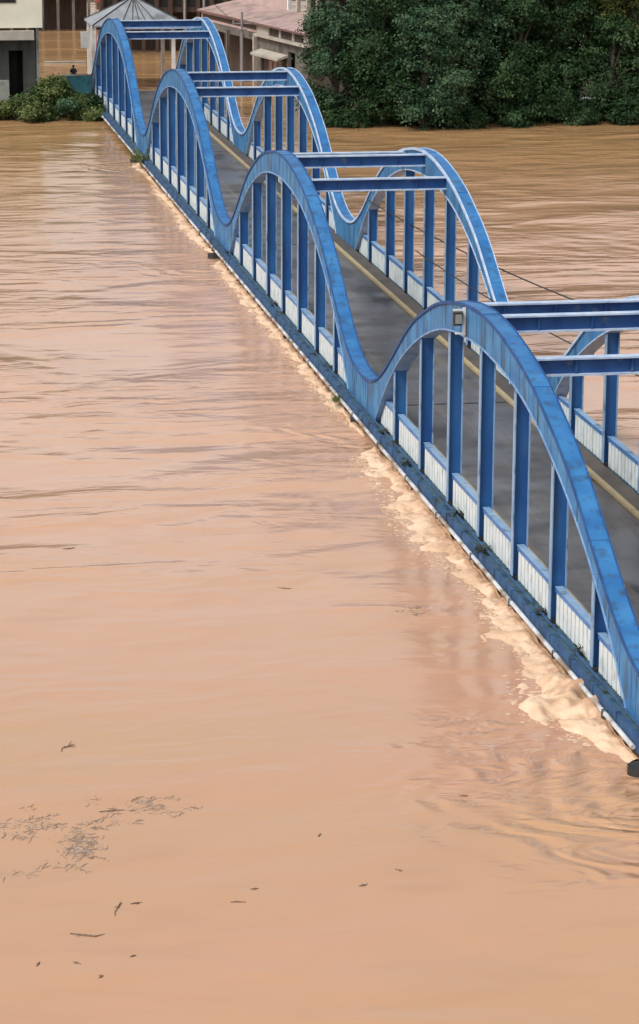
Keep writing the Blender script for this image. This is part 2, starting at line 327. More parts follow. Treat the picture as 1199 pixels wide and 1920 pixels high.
for k in range(4):
    yc = LS*k+HL
    hy = [yc+(j-3)*B for j in range(7)]
    for side, xp in ((-1, 0.0), (1, W)):
        mb = MB(); n = 72
        S = [-HL+2*HL*i/n for i in range(n+1)]
        S = sorted(set([round(s, 4) for s in S]+[-FOOT, FOOT]))
        e0, e1 = S[0], S[-1]
        # webs: a box between two flanges
        for xa, xb in ((xp-.27, xp-.23), (xp+.23, xp+.27)):
            rings = []
            for s in S:
                zi = max(z_in(s), -.0); zo = z_out(s)-.05
                rings.append([(xa, yc+s, zi), (xb, yc+s, zi), (xb, yc+s, zo), (xa, yc+s, zo)])
            mb.sweep(rings, True, 3)
        # top flange
        mb.sweep([[(xp-TW/2, yc+s, z_out(s)-.05), (xp+TW/2, yc+s, z_out(s)-.05), (xp+TW/2, yc+s, z_out(s)), (xp-TW/2, yc+s, z_out(s))] for s in S], True, 0)
        # top flange edge lip: pale on right ribs, painted shadow line on left
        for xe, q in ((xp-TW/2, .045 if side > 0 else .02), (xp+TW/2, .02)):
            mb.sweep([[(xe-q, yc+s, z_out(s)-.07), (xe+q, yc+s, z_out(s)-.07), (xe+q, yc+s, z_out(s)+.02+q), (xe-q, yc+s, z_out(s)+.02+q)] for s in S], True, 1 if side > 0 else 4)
        # bottom flange follows the inner curve
        SI = [s for s in S if abs(s) <= FOOT]
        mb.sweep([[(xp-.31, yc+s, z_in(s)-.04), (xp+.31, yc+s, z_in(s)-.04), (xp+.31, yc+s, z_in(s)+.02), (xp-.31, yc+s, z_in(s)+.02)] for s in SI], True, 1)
        # stiffeners on the outer web
        s = -HL+.35
        while s < HL:
            for xo in ((xp-.287, xp-.27), (xp+.27, xp+.287)):
                zi = z_in(s)+.03; mb.box(xo[0], xo[1], yc+s-.025, yc+s+.025, zi, z_out(s)-.055, 3)
            s += 1.3 if abs(s) < 20.5 else .5
        # splice plates on the top flange
        for sp in (-15, -7.5, 0, 7.5, 15):
            rr = []
            for q in (sp-.25, sp, sp+.25):
                rr.append([(xp-.3, yc+q, z_out(q)+.003), (xp+.3, yc+q, z_out(q)+.003), (xp+.3, yc+q, z_out(q)+.022), (xp-.3, yc+q, z_out(q)+.022)])
            mb.sweep(rr, True, 0)
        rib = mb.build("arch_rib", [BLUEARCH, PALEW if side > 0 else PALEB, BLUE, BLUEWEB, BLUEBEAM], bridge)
        for y in hy:
            s = y-yc; zt = z_in(s)-.04; h = MB()
            h.box(xp-.27, xp-.235, y-.14, y+.14, .16, zt, 1)
            h.box(xp+.235, xp+.27, y-.14, y+.14, .16, zt, 1)
            h.box(xp-.235, xp+.235, y-.02, y+.02, .16, zt, 0)
            h.box(xp-.28, xp+.28, y-.17, y+.17, 0.004, .16, 2)     # base shoe
            h.hexa([(xp-.22, y-.03, zt-.7), (xp+.22, y-.03, zt-.7), (xp+.22, y+.03, zt-.7), (xp-.22, y+.03, zt-.7), (xp-.30, y-.05, zt+.05), (xp+.30, y-.05, zt+.05), (xp+.30, y+.05, zt+.05), (xp-.30, y+.05, zt+.05)], 0)
            h.build("hanger", [BLUEHANG, HFLANGE, DARKP], rib)
        # railing: top rail and white slatted panels between hangers
        rl = MB(); zr = 1.08
        yr0 = yc-18.35; yr1 = yc+18.35
        ys = [yr0]+hy+[yr1]
        for a, b in zip(ys[:-1], ys[1:]):
            a2 = a+(.16 if a in hy else 0); b2 = b-(.16 if b in hy else 0)
            rl.box(xp-.11, xp+.11, a2, b2, zr, zr+.17, 0)
            rl.box(xp-.13, xp+.13, a2, b2, zr+.17, zr+.19, 1)
        rail = rl.build("railing", [BLUE, HFLANGE], bridge)
        ends = [yc-19.6]+hy+[yc+19.6]
        for a, b in zip(ends[:-1], ends[1:]):
            pn = MB(); a2 = a+.18; b2 = b-.18; y = a2; st = .5
            nn = max(1, round((b2-a2)/st)); st = (b2-a2)/nn
            for i in range(nn):
                y0 = a2+i*st; y1 = y0+st
                ha = min(zr-.005, z_in(y0-yc)-.10); hb = min(zr-.005, z_in(y1-yc)-.10)
                if min(ha, hb) < .12: continue
                z0 = .05
                for xa, xb, ya, yb in ((xp-.03, xp+.03, y0, y1), (xp-.085, xp-.03, y0+st*.13, y0+st*.87), (xp+.03, xp+.085, y0+st*.13, y0+st*.87)):
                    t0 = (ya-y0)/st; t1 = (yb-y0)/st; h0 = ha+(hb-ha)*t0; h1 = ha+(hb-ha)*t1
                    pn.hexa([(xa, ya, z0), (xb, ya, z0), (xb, yb, z0), (xa, yb, z0), (xa, ya, h0), (xb, ya, h0), (xb, yb, h1), (xa, yb, h1)], 0 if xb-xa < .058 else 1)
            pn.build("railing_panel", [WHITE, PANELB], rail)
    # three cross beams at the crown hangers
    for j in (2, 3, 4):
        s = hy[j]-yc; zt = z_out(s)-.10; cb = MB()
        hbeam_y(cb, .28, W-.28, hy[j], zt-.62, zt, .44, .06)
        for xs in (1.8, W/2, W-1.8): cb.box(xs-.03, xs+.03, hy[j]-.13, hy[j]-.03, zt-.56, zt-.06, 0)
        cb.build("cross_beam", [BLUEBEAM, PALEW], bridge)  # pale flange colour carries the skylight on the beam edges
YE = 4*LS
for k in range(5):
    mb = MB(); mb.box(1.21, W-1.21, LS*k-.09, LS*k+.09, .002, .016); mb.build('expansion_joint', DARKP, bridge)
mb = MB(); mb.box(-.5, W+.5, -.3, YE+.6, -.42, -.004); mb.build("deck_slab", LEDGE, bridge)
for xs, nm in ((-1, 0), (1, 0)):
    mb = MB()
    xo = -.5 if xs < 0 else W+.5
    x0, x1 = (xo-.11, xo-.003) if xs < 0 else (xo+.003, xo+.14)
    y = -.3
    while y < YE:
        y2 = min(y+B*.98, YE); mb.box(x0, x1, y, y2-.03, -.40, .07); y = y2
    for yy in np.arange(.5, YE, 2.6):
        mb.box(min(x0, x1)-.03, max(x0, x1)+.03, yy, yy+.1, -.38, .1)
    mb.build("edge_beam", EDGE, bridge)
    mb = MB(); xr = -.30 if xs < 0 else W+.30
    mb.tube([(xr, y, .09) for y in (0, YE)], .045, 6)
    mb.build("service_conduit", EDGE, bridge)
for xs in (0, 1):
    x0, x1 = (.32, 1.2) if xs == 0 else (W-1.2, W-.32)
    mb = MB(); mb.box(x0, x1, 0, YE, -.002, .15); mb.build("sidewalk", WALK, bridge)
    xa, xb = (1.0, 1.206) if xs == 0 else (W-1.206, W-1.0)
    mb = MB(); mb.box(xa, xb, 0, YE, .03, .156); mb.build("kerb_stripe", YELL, bridge)
for k in range(5):
    y = LS*k; pr = MB(); hw = .36
    ring = []; nx_ = -.35 if k == 1 else (-.72 if k == 0 else -.75)
    for a in range(14):
        t = a/13; ang = math.pi*(.5+t); ring.append((nx_+.42*math.cos(ang), y+hw*math.sin(ang)))
    ring += [(W+.75+.42*math.cos(math.pi*(-.5+t/13)), y+hw*math.sin(math.pi*(-.5+t/13))) for t in range(14)]
    pr.sweep([[(x, yy, z) for x, yy in ring] for z in (-7, -.55, -.44)], True)
    pr.build("pier", DARKP, bridge)  # whole pier in one near-black tone
# road sheet
mb = MB(); mb.quad((1.2, -.3, .004), (W-1.2, -.3, .004), (W-1.2, YE+.6, .004), (1.2, YE+.6, .004))
tag(mb.build("road", ROAD), kind='structure')
mb = MB(); mb.quad((-.5, YE+.6, -.004), (W+.5, YE+.6, -.004), (W+.5, YE+16, -3.0), (-.5, YE+16, -3.0))
tag(mb.build("road", ROAD), kind='structure')

# water pipe strapped along the upstream edge
pipe = empty("water_pipe", (-.70, 0, -.26), "long pale grey water pipe along the river edge of the blue bridge", "pipe")
mb = MB(); y = 1.0
while y < YE:
    y2 = min(y+5.9, YE); mb.tube([(0, y, 0), (0, y2-.04, 0)], .075, 10); y = y2
mb.build("pipe_run", PIPE, pipe, smooth=False)
for yy in np.arange(4, YE, 5.9):
    mb = MB(); mb.box(-.105, -.08, yy, yy+.07, -.105, .105); mb.box(-.105, .06, yy, yy+.07, -.13, -.105); mb.box(-.105, .06, yy, yy+.07, .105, .13); mb.build("pipe_bracket", LEDGE, pipe)

# floodlight fixed to the near arch
fp = Vector((-.36, HL+2.3, z_out(2.3)-.55))
fl = empty("floodlight", fp, "white framed floodlight fixed near the top of the nearest left arch", "light")
mb = MB(); mb.box(-.05, .03, -.05, .05, -.55, .45); mb.box(-.42, 0, -.03, .03, .33, .40); mb.box(-.34, -.05, -.03, .03, -.52, -.46); mb.build("bracket", WPOST, fl)
mb = MB(); mb.hexa([(-.40, -.16, -.18), (-.12, -.16, -.18), (-.12, .1, -.22), (-.40, .1, -.22), (-.42, -.2, .3), (-.10, -.2, .3), (-.10, .12, .3), (-.42, .12, .3)]); mb.build("housing", DARKP, fl)
mb = MB(); mb.box(-.38, -.14, -.225, -.205, -.1, .24); mb.build("lens", PALEG, fl)

# ------------------------------------------------------------------ foam surging against the bridge
def hash2(i, j, s=0):
    n = np.sin(i*127.1+j*311.7+s*74.7)*43758.5453; return n-np.floor(n)
def vnoise(x, y, s=0):
    i = np.floor(x); j = np.floor(y); fx = x-i; fy = y-j; fx = fx*fx*(3-2*fx); fy = fy*fy*(3-2*fy)
    return (hash2(i, j, s)*(1-fx)+hash2(i+1, j, s)*fx)*(1-fy)+(hash2(i, j+1, s)*(1-fx)+hash2(i+1, j+1, s)*fx)*fy
def fbm(x, y, s=0, o=4):
    a = 0; r = 0; k = 1
    for q in range(o): a = a+vnoise(x*k, y*k, s+q)/k; r += 1/k; k *= 2
    return a/r
def foam(name, prof, label, seed):
    ys = np.arange(prof[0][0], prof[-1][0], .06); nx = 34
    wd = np.interp(ys, [p[0] for p in prof], [p[1] for p in prof])
    T = np.linspace(0, 1.4, nx+1)
    Yg, Tg = np.meshgrid(ys, T, indexing='ij'); Wg = wd[:, None]
    ragged = .62+.75*fbm(Yg*.55, Yg*0+3, seed, 2)
    Xg = -.60-Tg*Wg*ragged+.10*(vnoise(Yg*2.3, Tg*3, seed+5)-.5)
    hmax = np.minimum(.12+.24*Wg, .55)*np.where(Yg < 8, 1.1, .85)
    env = np.clip(1-Tg, -.4, 1)
    lump = fbm(Xg*1.7+3, Yg*1.3, seed+20, 2); fine = fbm(Xg*6.5, Yg*5.5, seed+40, 4)
    Z = WL+hmax*(.75*env**1+np.where(Tg < .15, -.1, 0)+1.1*(lump-.5)+.2*(fine-.5))-.02
    Z = np.minimum(Z, WL+.56)
    Z[:, -1] = WL-.12
    m = MB(); m.v = [(float(x), float(y), float(z)) for x, y, z in zip(Xg.ravel(), Yg.ravel(), Z.ravel())]
    k = nx+1
    for i in range(len(ys)-1):
        for j in range(nx): a = i*k+j; m.f.append((a, a+1, a+k+1, a+k)); m.m.append(0)
    rnd = random.Random(seed*7)
    for q in range(int((prof[-1][0]-prof[0][0])*26)):      # froth flecks carried off the foam
        y = rnd.uniform(prof[0][0], prof[-1][0]); wq = float(np.interp(y, [p[0] for p in prof], [p[1] for p in prof]))
        if wq < .2: continue
        x = -.6-wq*(.75+abs(rnd.gauss(0, .38))); r_ = rnd.uniform(.015, .06)*min(1, wq+.3); nn = 7; c0 = len(m.v)
        m.v.append((x, y, WL+.012+r_*.25))
        for a_ in range(nn):
            t = a_/nn*6.283; rr = r_*rnd.uniform(.6, 1.3); m.v.append((x+rr*1.7*math.cos(t), y+rr*math.sin(t), WL+.003))
        for a_ in range(nn): m.f.append((c0, c0+1+a_, c0+1+(a_+1) % nn)); m.m.append(0)
    o = m.build(name, FOAM, smooth=True)
    at_ = o.data.attributes.new('rim', 'FLOAT', 'POINT'); rim = np.ones(len(o.data.vertices), dtype=np.float32)
    rim[:Tg.size] = (np.clip(Tg*1.25, 0, 1)*np.clip(1.35-.35*Wg, .6, 1.3)).ravel(); at_.data.foreach_set('value', rim)
    return tag(o, label, "foam", kind='stuff')
foam("surge_foam", [(.9, .2), (2, .5), (3, 1.1), (5.5, 1.6), (6.5, 1.85), (9, 1.25), (11.3, .7), (13, 1.0), (15.7, .8), (20, .65), (23, 1.1), (25.5, 1.3), (29, 1.3), (32, 1.0), (36, 1.25), (39.4, 1.0), (40.3, .4), (41, .05)],
     "broad cream foam surging against the nearest span of the bridge", 1)
foam("surge_foam", [(43, .1), (46, .35), (49.5, .5), (55, .45), (63, .5), (72, .5), (82, .55), (89, .5), (90.5, .05)],
     "thin ragged line of cream foam along the second span", 2)
foam("surge_foam", [(93.5, .05), (96, .5), (104, .6), (112, .45), (120, .5), (126, .2), (131, .25), (135, .55), (138, .1)],
     "narrow foam line against the far part of the bridge", 3)

# ------------------------------------------------------------------ debris
def sticks(mb, c, n, spread, ln, rad, rnd, flat=True, ang=None):
    for i in range(n):
        a = (ang if ang is not None else rnd.uniform(0, math.pi))+rnd.gauss(0, .5)
        p = Vector(c)+Vector((rnd.gauss(0, spread[0]), rnd.gauss(0, spread[1]), 0)); l = ln*rnd.uniform(.5, 1.3)
        d = Vector((math.cos(a), math.sin(a), 0 if flat else rnd.uniform(-.5, .9)))*l
        m_ = p+d*.5+Vector((rnd.gauss(0, .12)*l, rnd.gauss(0, .12)*l, .01))
        mb.tube([p, m_, p+d], [rad, rad*.9, rad*.4], 5)
def flecks(mb, n, spread, size, rnd, c=(0, 0, 0), up=.03):
    for i in range(n):
        p = Vector(c)+Vector((rnd.gauss(0, spread[0]), rnd.gauss(0, spread[1]), abs(rnd.gauss(0, up))+.008))
        a = rnd.uniform(0, 6.28); s = size*rnd.uniform(.4, 1.3)
        u = Vector((math.cos(a), math.sin(a), rnd.uniform(-.15, .15)))*s; v = Vector((-math.sin(a), math.cos(a), rnd.uniform(-.15, .15)))*s*.35
        mb.quad(p-u-v, p+u-v, p+u*.7+v, p-u*.8+v)
wl = WL
TW_SPECS = [  # px, py, length m, angle deg, shape, label
 (128, 1400, .55, 20, 'F', "small forked dark branch adrift, the highest up the left water"),
 (210, 1521, .75, 2, 'I', "long straight thin stick floating beside grey weeds"),
 (600, 1566, .18, 80, 'I', "tiny lone upright dark twig in the middle of the calm water"),
 (222, 1702, .42, 60, 'Y', "Y-shaped twig floating below the grey weed mats"),
 (256, 1694, .34, 5, 'I', "thin pale stick lying just right of the Y-shaped twig"),
 (165, 1752, .95, -6, 'C', "long curved thin branch floating near bottom left"),
 (72, 1808, .20, 55, 'I', "short thick dark stick, leftmost at the bottom of the water"),
 (145, 1806, .24, -20, 'I', "short brown twig just right of the leftmost bottom stick"),
 (190, 1832, .20, 30, 'I', "lowest small twig at the bottom left of the water"),
 (250, 1793, .20, 15, 'I', "faint small twig lying right of the two bottom left sticks"),
 (447, 1692, .42, -4, 'I', "dark flat stick floating alone below the middle of the calm water"),
 (478, 1667, .24, 3, 'I', "small twig just above the dark flat stick"),
 (682, 1660, .30, 12, 'C', "small curved twig floating right of the water's middle"),
 (748, 1632, .26, -25, 'I', "rightmost small twig on the open calm water"),
 (870, 1492, .30, -8, 'C', "small stick drifting left of the ripples below the near pier"),
 (130, 1028, .5, 5, 'C', "thin curved twig far up the left side of the river"),
 (535, 1103, .55, -10, 'C', "thin bent stick floating midstream left of the bridge"),
]
for i, (px, py, ln, an, sh, lb) in enumerate(TW_SPECS):
    rnd = random.Random(100+i); mb = MB(); a = R(an); ln *= .9
    # apparent tilt on the picture becomes a heading on the water
    d = Vector((math.cos(a), math.sin(a)*2.2, 0)); d = d.normalized() if abs(an) < 40 else Vector((.35, .93, 0))*1.6
    r0 = .012+.012*min(1, ln)
    if sh == 'C': pts = [d*(-ln/2), d*(-ln*.15)+Vector((0, -.10*ln, .01)), d*(ln*.2)+Vector((0, -.16*ln, .012)), d*(ln/2)+Vector((0, .05, 0))]
    else: pts = [d*(-ln/2), d*0+Vector((0, rnd.uniform(-.05, .05)*ln, .012)), d*(ln/2)]
    mb.tube(pts, [r0*1.3, r0*1.2, r0, r0*.5][:len(pts)], 6)
    if sh in 'FY':
        mb.tube([pts[1], pts[1]+Vector((.25*ln, .65*ln, .05))], [r0, r0*.4], 5)
        mb.tube([pts[0], pts[0]+Vector((-.02, -.6*ln, .02))], [r0, r0*.5], 5)
    if sh == 'F': mb.tube([pts[1]*.5, pts[1]*.5+Vector((.45*ln, -.1*ln, .02))], [r0, r0*.4], 5)
    flecks(mb, 5, (.12*ln, .12*ln), .035, rnd, up=.01)
    o = mb.build("driftwood", TWIG, loc=at_z(px, py, wl-.002)); tag(o, lb, "driftwood", "twigs and sticks adrift on the brown water")
for i, (px, py, sx, sy, n, lb) in enumerate([
    (60, 1548, .55, .5, 260, "grey weed raft with trailing strands at the left edge of the water"),
    (148, 1588, .20, .55, 420, "dense dark grey clump of floating weed, the thickest of the rafts"),
    (280, 1512, .45, .38, 240, "rightmost thin raft of grey weed trailing past the long stick"),
    (60, 1632, .6, .12, 90, "thin line of weed scraps below the grey rafts"),
    (175, 1545, .5, .3, 120, "sparse scatter of weed scraps between the bigger rafts"),
    (765, 1150, .25, .5, 60, "small reddish brown scum patch left of the bridge foam")]):
    rnd = random.Random(200+i); mb = MB()
    pts = []
    for q in range(max(4, n//14)):   # strands and scraps drawn out by the current
        c = Vector((rnd.gauss(0, sx), rnd.gauss(0, sy), 0)); flecks(mb, 9, (.16, .11), .022, rnd, c, .006)
        for k_ in range(4):
            p = c+Vector((rnd.gauss(0, .12), rnd.gauss(0, .12), 0)); pts = [p]; a_ = rnd.gauss(0, .35)
            for z_ in range(5): a_ += rnd.gauss(0, .45); pts.append(pts[-1]+Vector((math.cos(a_)*.055, math.sin(a_)*.09, rnd.uniform(-.002, .002))))
            mb.tube(pts, [.004, .010, .011, .010, .008, .003], 4)
    o = mb.build("floating_weeds", WEED, loc=at_z(px, py, wl+.006)); tag(o, lb, "weeds", "weed rafts adrift on the brown water")

def tuft(px, py, s, m, lb, seed, zz=.02, up=.5):
    rnd = random.Random(seed); mb = MB()
    for q in range(int(70*s/.35)):
        b = Vector((rnd.gauss(0, s*.35), rnd.gauss(0, s*.55), .0)); a = rnd.uniform(0, 6.28); l = s*rnd.uniform(.4, 1.1)
        d = Vector((math.cos(a)*.8, math.sin(a)*.8, rnd.uniform(0, up)*1.6))*l
        sd_ = Vector((-math.sin(a), math.cos(a), 0))*.02
        mid = b+d*.6+Vector((0, 0, .15*l)); e = b+d
        mb.quad(b-sd_, b+sd_, mid+sd_*1.4, mid-sd_*1.4); mb.quad(mid-sd_*1.4, mid+sd_*1.4, e+sd_*.2, e-sd_*.2)
    flecks(mb, int(60*s/.35), (s*.4, s*.55), .06, rnd, (0, 0, .01), s*.25)
    o = mb.build("weed_tuft", m, loc=at_z(px, py, zz)); tag(o, lb, "weeds", "weeds caught on the bridge ledge"); return o
tuft(762, 872, .30, TUFT, "dark weed clump on the ledge, just past the low point before the nearest arch", 1)
tuft(868, 968, .38, TUFT, "dark weed clump on the ledge under the middle of the nearest arch", 2)
tuft(903, 1035, .34, TUFT, "matted dark weeds at the foot of the nearest arch's fourth hanger", 3)
tuft(1100, 1228, .42, TUFT, "largest dark weed heap, at the foot of the nearest arch's last hanger", 4)
tuft(1015, 1150, .26, TUFT, "low weed scraps on the ledge before the second last hanger of the nearest arch", 9)
tuft(720, 812, .28, TUFT, "grey weed scraps beside the foot of the nearest arch", 10)
tuft(516, 572, .30, TUFT, "small dark weed clump on the ledge of the second arch, farther of two", 5)
tuft(624, 690, .32, TUFT, "small dark weed clump on the ledge of the second arch, nearer of two", 6)
tuft(632, 752, .45, GTUFT, "pale green weeds hanging by the pipe where the first two arches meet", 7, -.35)
tuft(262, 300, .8, GTUFT, "green plants growing on the ledge where the two farthest arches meet", 8, 0, .8)
tuft(432, 475, .3, TUFT, "dark weeds on the ledge above the pier between second and third arch", 11)

# ------------------------------------------------------------------ vegetation
def leaf_mesh(name, lobes, n_clump, per, leaf, m, seed, parent, up=.35, clump_r=.55):
    rg = np.random.default_rng(seed)
    vol = np.array([l[3]**2 for l in lobes], float); pick = rg.choice(len(lobes), n_clump, p=vol/vol.sum())
    L_ = np.array([(l[0], l[1], l[2], l[3], l[4] if len(l) > 4 else l[3]*.8) for l in lobes])[pick]
    d = rg.normal(size=(n_clump, 3)); d /= np.linalg.norm(d, axis=1)[:, None]
    d[:, 2] = np.where(rg.random(n_clump) < .6, np.abs(d[:, 2]), d[:, 2])
    rr = rg.uniform(.55, 1.05, n_clump)[:, None]
    C = L_[:, :3]+d*rr*np.stack([L_[:, 3], L_[:, 3], L_[:, 4]], 1)
    tot = n_clump*per
    Cn = np.repeat(C, per, 0); Dn = np.repeat(d, per, 0)
    cs = np.repeat(rg.uniform(.6, 1.4, n_clump), per)[:, None]
    P = Cn+rg.normal(size=(tot, 3))*clump_r*cs*np.array([.62, .62, .42])
    nrm = Dn*.7+rg.normal(size=(tot, 3))*.55+np.array([0, 0, up]); nrm /= np.linalg.norm(nrm, axis=1)[:, None]
    t = np.cross(nrm, rg.normal(size=(tot, 3))); t /= np.linalg.norm(t, axis=1)[:, None]; b = np.cross(nrm, t)
    s = (leaf*rg.uniform(.5, 1.35, tot))[:, None]
    V = np.stack([P-t*s, P-b*s*.5+t*s*.1, P+t*s, P+b*s*.5+t*s*.1], 1).reshape(-1, 3)
    V[:, 2] = np.maximum(V[:, 2], WL+.02)
    me = bpy.data.meshes.new(name); me.vertices.add(len(V)); me.vertices.foreach_set('co', V.ravel())
    me.loops.add(len(V)); me.loops.foreach_set('vertex_index', np.arange(len(V), dtype=np.int32))
    me.polygons.add(tot); me.polygons.foreach_set('loop_start', np.arange(0, len(V), 4, dtype=np.int32)); me.polygons.foreach_set('loop_total', np.full(tot, 4, dtype=np.int32))
    me.materials.append(m); me.update(calc_edges=True)
    o = bpy.data.objects.new(name, me); COL.objects.link(o); o.parent = parent; return o
def tree(name, x, y, h, r, label, m, seed, dens=1.0, low=.08, group=None, leaf=.145, z0=-.2):
    rnd = random.Random(seed); root = empty(name, (x, y, z0), label, "tree", group)
    mb = MB(); tr = .22+h*.018
    bend = Vector((rnd.uniform(-.6, .6), rnd.uniform(-1.2, -.2), 0))
    sp = [Vector((0, 0, -1.5)), Vector((0, 0, 0))]+[bend*(t*t)+Vector((0, 0, h*.75*t)) for t in (.3, .55, .8, 1)]
    mb.tube(sp, [tr*1.3, tr*1.1, tr*.85, tr*.6, tr*.4, tr*.15], 9)
    lobes = []
    for i in range(19):
        t = rnd.uniform(.02, 1); a = rnd.uniform(0, 6.28); rad = r*(.35+.6*math.sin(math.pi*min(1, t*.85+.12)))*rnd.uniform(.6, 1)
        zc = h*(low+t*(.86-low)); c = Vector((math.cos(a)*rad*.75, math.sin(a)*rad*.75, zc)); lobes.append((c.x, c.y, c.z, r*rnd.uniform(.28, .46)))
        s0 = bend*(min(1, t)**2)*.5+Vector((0, 0, max(.4, zc*.55)))
        mb.tube([s0, (s0+c)*.5+Vector((0, 0, .4)), c], [tr*.38, tr*.24, tr*.08], 6)
    lobes.append((bend.x, bend.y, h*.8, r*.5)); lobes.append((0, 0, h*.45, r*.6))
    mb.build("trunk", BARK, root)
    leaf_mesh("crown", lobes, int(470*dens*(r/4.5)**2*h/10), 42, leaf, m, seed, root)
    return root
G = "trees on the far bank right of the bridge"
tree("tree", 18.9, 162.0, 9.4, 3.7, "smaller bushy tree closest to the bridge, beside the pink building", LEAF2, 11, 1.2, .0, G)
tree("tree", 22.6, 160.0, 12.5, 4.4, "rounded dark green tree overhanging the river just right of the bridge", LEAF1, 12, 1.2, .0, G)
tree("tree", 25.8, 157.5, 9.8, 4.3, "broad blue-green tree whose crown droops to the waterline, nearest the viewer", LEAF2, 13, 1.2, -.02, G)
tree("tree", 30.5, 161.5, 13.0, 4.6, "tall spreading tree at the middle of the wooded bank", LEAF2, 14, 1.15, .04, G)
tree("tree", 34.5, 162.0, 11.0, 3.9, "dark leafy tree right of the tall spreading tree, its foot in deep shade", LEAF1, 15, 1.15, .08, G)
tree("tree", 38.6, 163.0, 14.5, 4.2, "darkest tall tree standing before the right edge of the wood", LEAF1, 16, 1.15, .05, G)
tree("tree", 42.8, 160.5, 8.8, 3.4, "vine draped tree with trailing strands near the right picture edge", LEAF1, 17, 1.2, .0, G)
tree("tree", 45.0, 164.0, 13.5, 4.2, "yellow-green tree at the right picture edge", LEAF3, 18, 1.1, .2, G)
tree("tree", 24.0, 165.5, 14.5, 4.2, "round topped tree behind the one overhanging the river", LEAF2, 31, 1.0, .05, G)
tree("tree", 32.5, 168.0, 14.0, 4.6, "bushy tree filling the gap behind the tall spreading tree", LEAF1, 32, 1.0, .0, G)
tree("tree", 41.5, 168.0, 15.0, 4.6, "dark bushy tree behind the vine draped one", LEAF1, 33, 1.0, .0, G)
tree("tree", 29.0, 174.5, 16.0, 5.0, "tallest tree of the back row, left half of the wood", LEAF1, 34, .8, .0, G)
tree("tree", 40.0, 176.0, 17.0, 5.2, "tallest tree of the back row, right half of the wood", LEAF1, 35, .8, .0, G)
tree("tree", 33.4, 158.6, 5.2, 2.9, "low bushy tree leaning over the water in front of the deep shade", LEAF1, 41, 1.5, -.05, G)
tree("tree", 51.0, 161.5, 12.5, 4.5, "dark tree beyond the right picture edge", LEAF1, 19, .8, .0, G)
tree("tree", 27.5, 168.5, 15.0, 5.0, "tall tree behind the rounded dark green one", LEAF1, 20, .9, .05, G)
tree("tree", 36.5, 169.0, 16.0, 5.0, "tall dark tree rising in the second row of the wood", LEAF1, 21, .9, .05, G)
tree("tree", 21.5, 172.0, 13.5, 3.8, "bright green tree top beside the upper windows of the pink building", LEAF2, 22, .9, .1, G)
tree("tree", 48.0, 171.0, 16.0, 5.0, "tall tree behind the yellow-green one", LEAF2, 23, .7, .05, G)
# left bank shrubs
def shrub(x, y, r, h, label, m, seed, leaf=.13, n=260):
    root = empty("shrub", (x, y, -.3), label, "shrub", "shrubs on the left bank"); rnd = random.Random(seed); mb = MB(); lobes = []
    for i in range(6):
        a = rnd.uniform(0, 6.28); q = r*.55*rnd.random(); c = Vector((math.cos(a)*q, math.sin(a)*q, h*rnd.uniform(.25, .75)))
        mb.tube([(0, 0, -.3), c*.5, c], [.07, .05, .02], 5); lobes.append((c.x, c.y, c.z, r*rnd.uniform(.4, .6), h*rnd.uniform(.22, .34)))
    mb.build("stem", BARK, root); leaf_mesh("foliage", lobes, n, 30, leaf, m, seed, root, clump_r=.3)
for i, (px, Y, r, h, m, lb) in enumerate([
    (8, 168, 1.5, 1.1, LEAF4, "low shrub at the left picture edge under the grey wall"),
    (45, 167, 1.7, 1.7, LEAF4, "low olive shrub below the black doorway"),
    (76, 170, 1.7, 2.8, LEAF4, "tall loose shrub by the corner of the cream house"),
    (104, 168.5, 1.9, 3.3, LEAF4, "yellowish shrub between the house and the teal wall"),
    (128, 166.5, 1.3, 1.3, LEAF2, "dark shrub at the water's edge in front of the yellowish one"),
    (148, 168, 1.6, 1.45, LEAF4, "green shrub in front of the teal wall"),
    (172, 168.5, 1.2, 1.5, LEAF1, "darkest shrub, closest to the bridge end"),
    (60, 165.6, 1.2, .8, LEAF4, "small shrub with its leaves touching the water")]):
    p = at_y(px, 200, Y); shrub(p.x, Y, r, h, lb, m, 300+i)
def gcover(name, x0, x1, y0, y1, n, m, seed, h=.35):
    rg = np.random.default_rng(seed)
    lob = [(x0+(x1-x0)*(i+.5)/18, rg.uniform(y0, y1), -.5+rg.uniform(0, .2), 1.5, h) for i in range(18)]
    o = leaf_mesh(name, lob, n, 26, .14, m, seed, None, clump_r=.4)
    return tag(o, kind='stuff')
tag(gcover("bank_grass", -22, -.6, 165.0, 174, 2000, LEAF4, 5, .7), "low green scrub covering the left bank down to the water", "scrub")
tag(gcover("bank_scrub", 17, 52, 157.0, 162, 1300, LEAF1, 6, 1.3), "dark undergrowth along the foot of the wooded bank", "scrub")
# hanging vines on the right
vines = MB(); rnd = random.Random(77)
for i in range(46):
    x = rnd.uniform(35.5, 46.5); y = 157.6+rnd.uniform(-.6, 1.4); zt = rnd.uniform(1.0, 4.8); zb = rnd.uniform(-.65, 1.0); dx = rnd.gauss(0, .25)
    for q in range(70):
        t = rnd.random(); z = zt+(zb-zt)*t; wd_ = .34*(1-.6*t); p = Vector((x+dx*t+rnd.gauss(0, wd_), y+rnd.gauss(0, wd_), z))
        u = Vector((rnd.gauss(0, 1), rnd.gauss(0, 1), -.8)).normalized()*rnd.uniform(.08, .15); v = Vector((rnd.gauss(0, 1), rnd.gauss(0, 1), rnd.gauss(0, .5))).normalized()*.07
        vines.quad(p-u, p+v, p+u, p-v)
tag(vines.build("hanging_vines", LEAF1), "curtain of leafy vines hanging to the water at the right edge of the wood", "vines", kind='stuff')

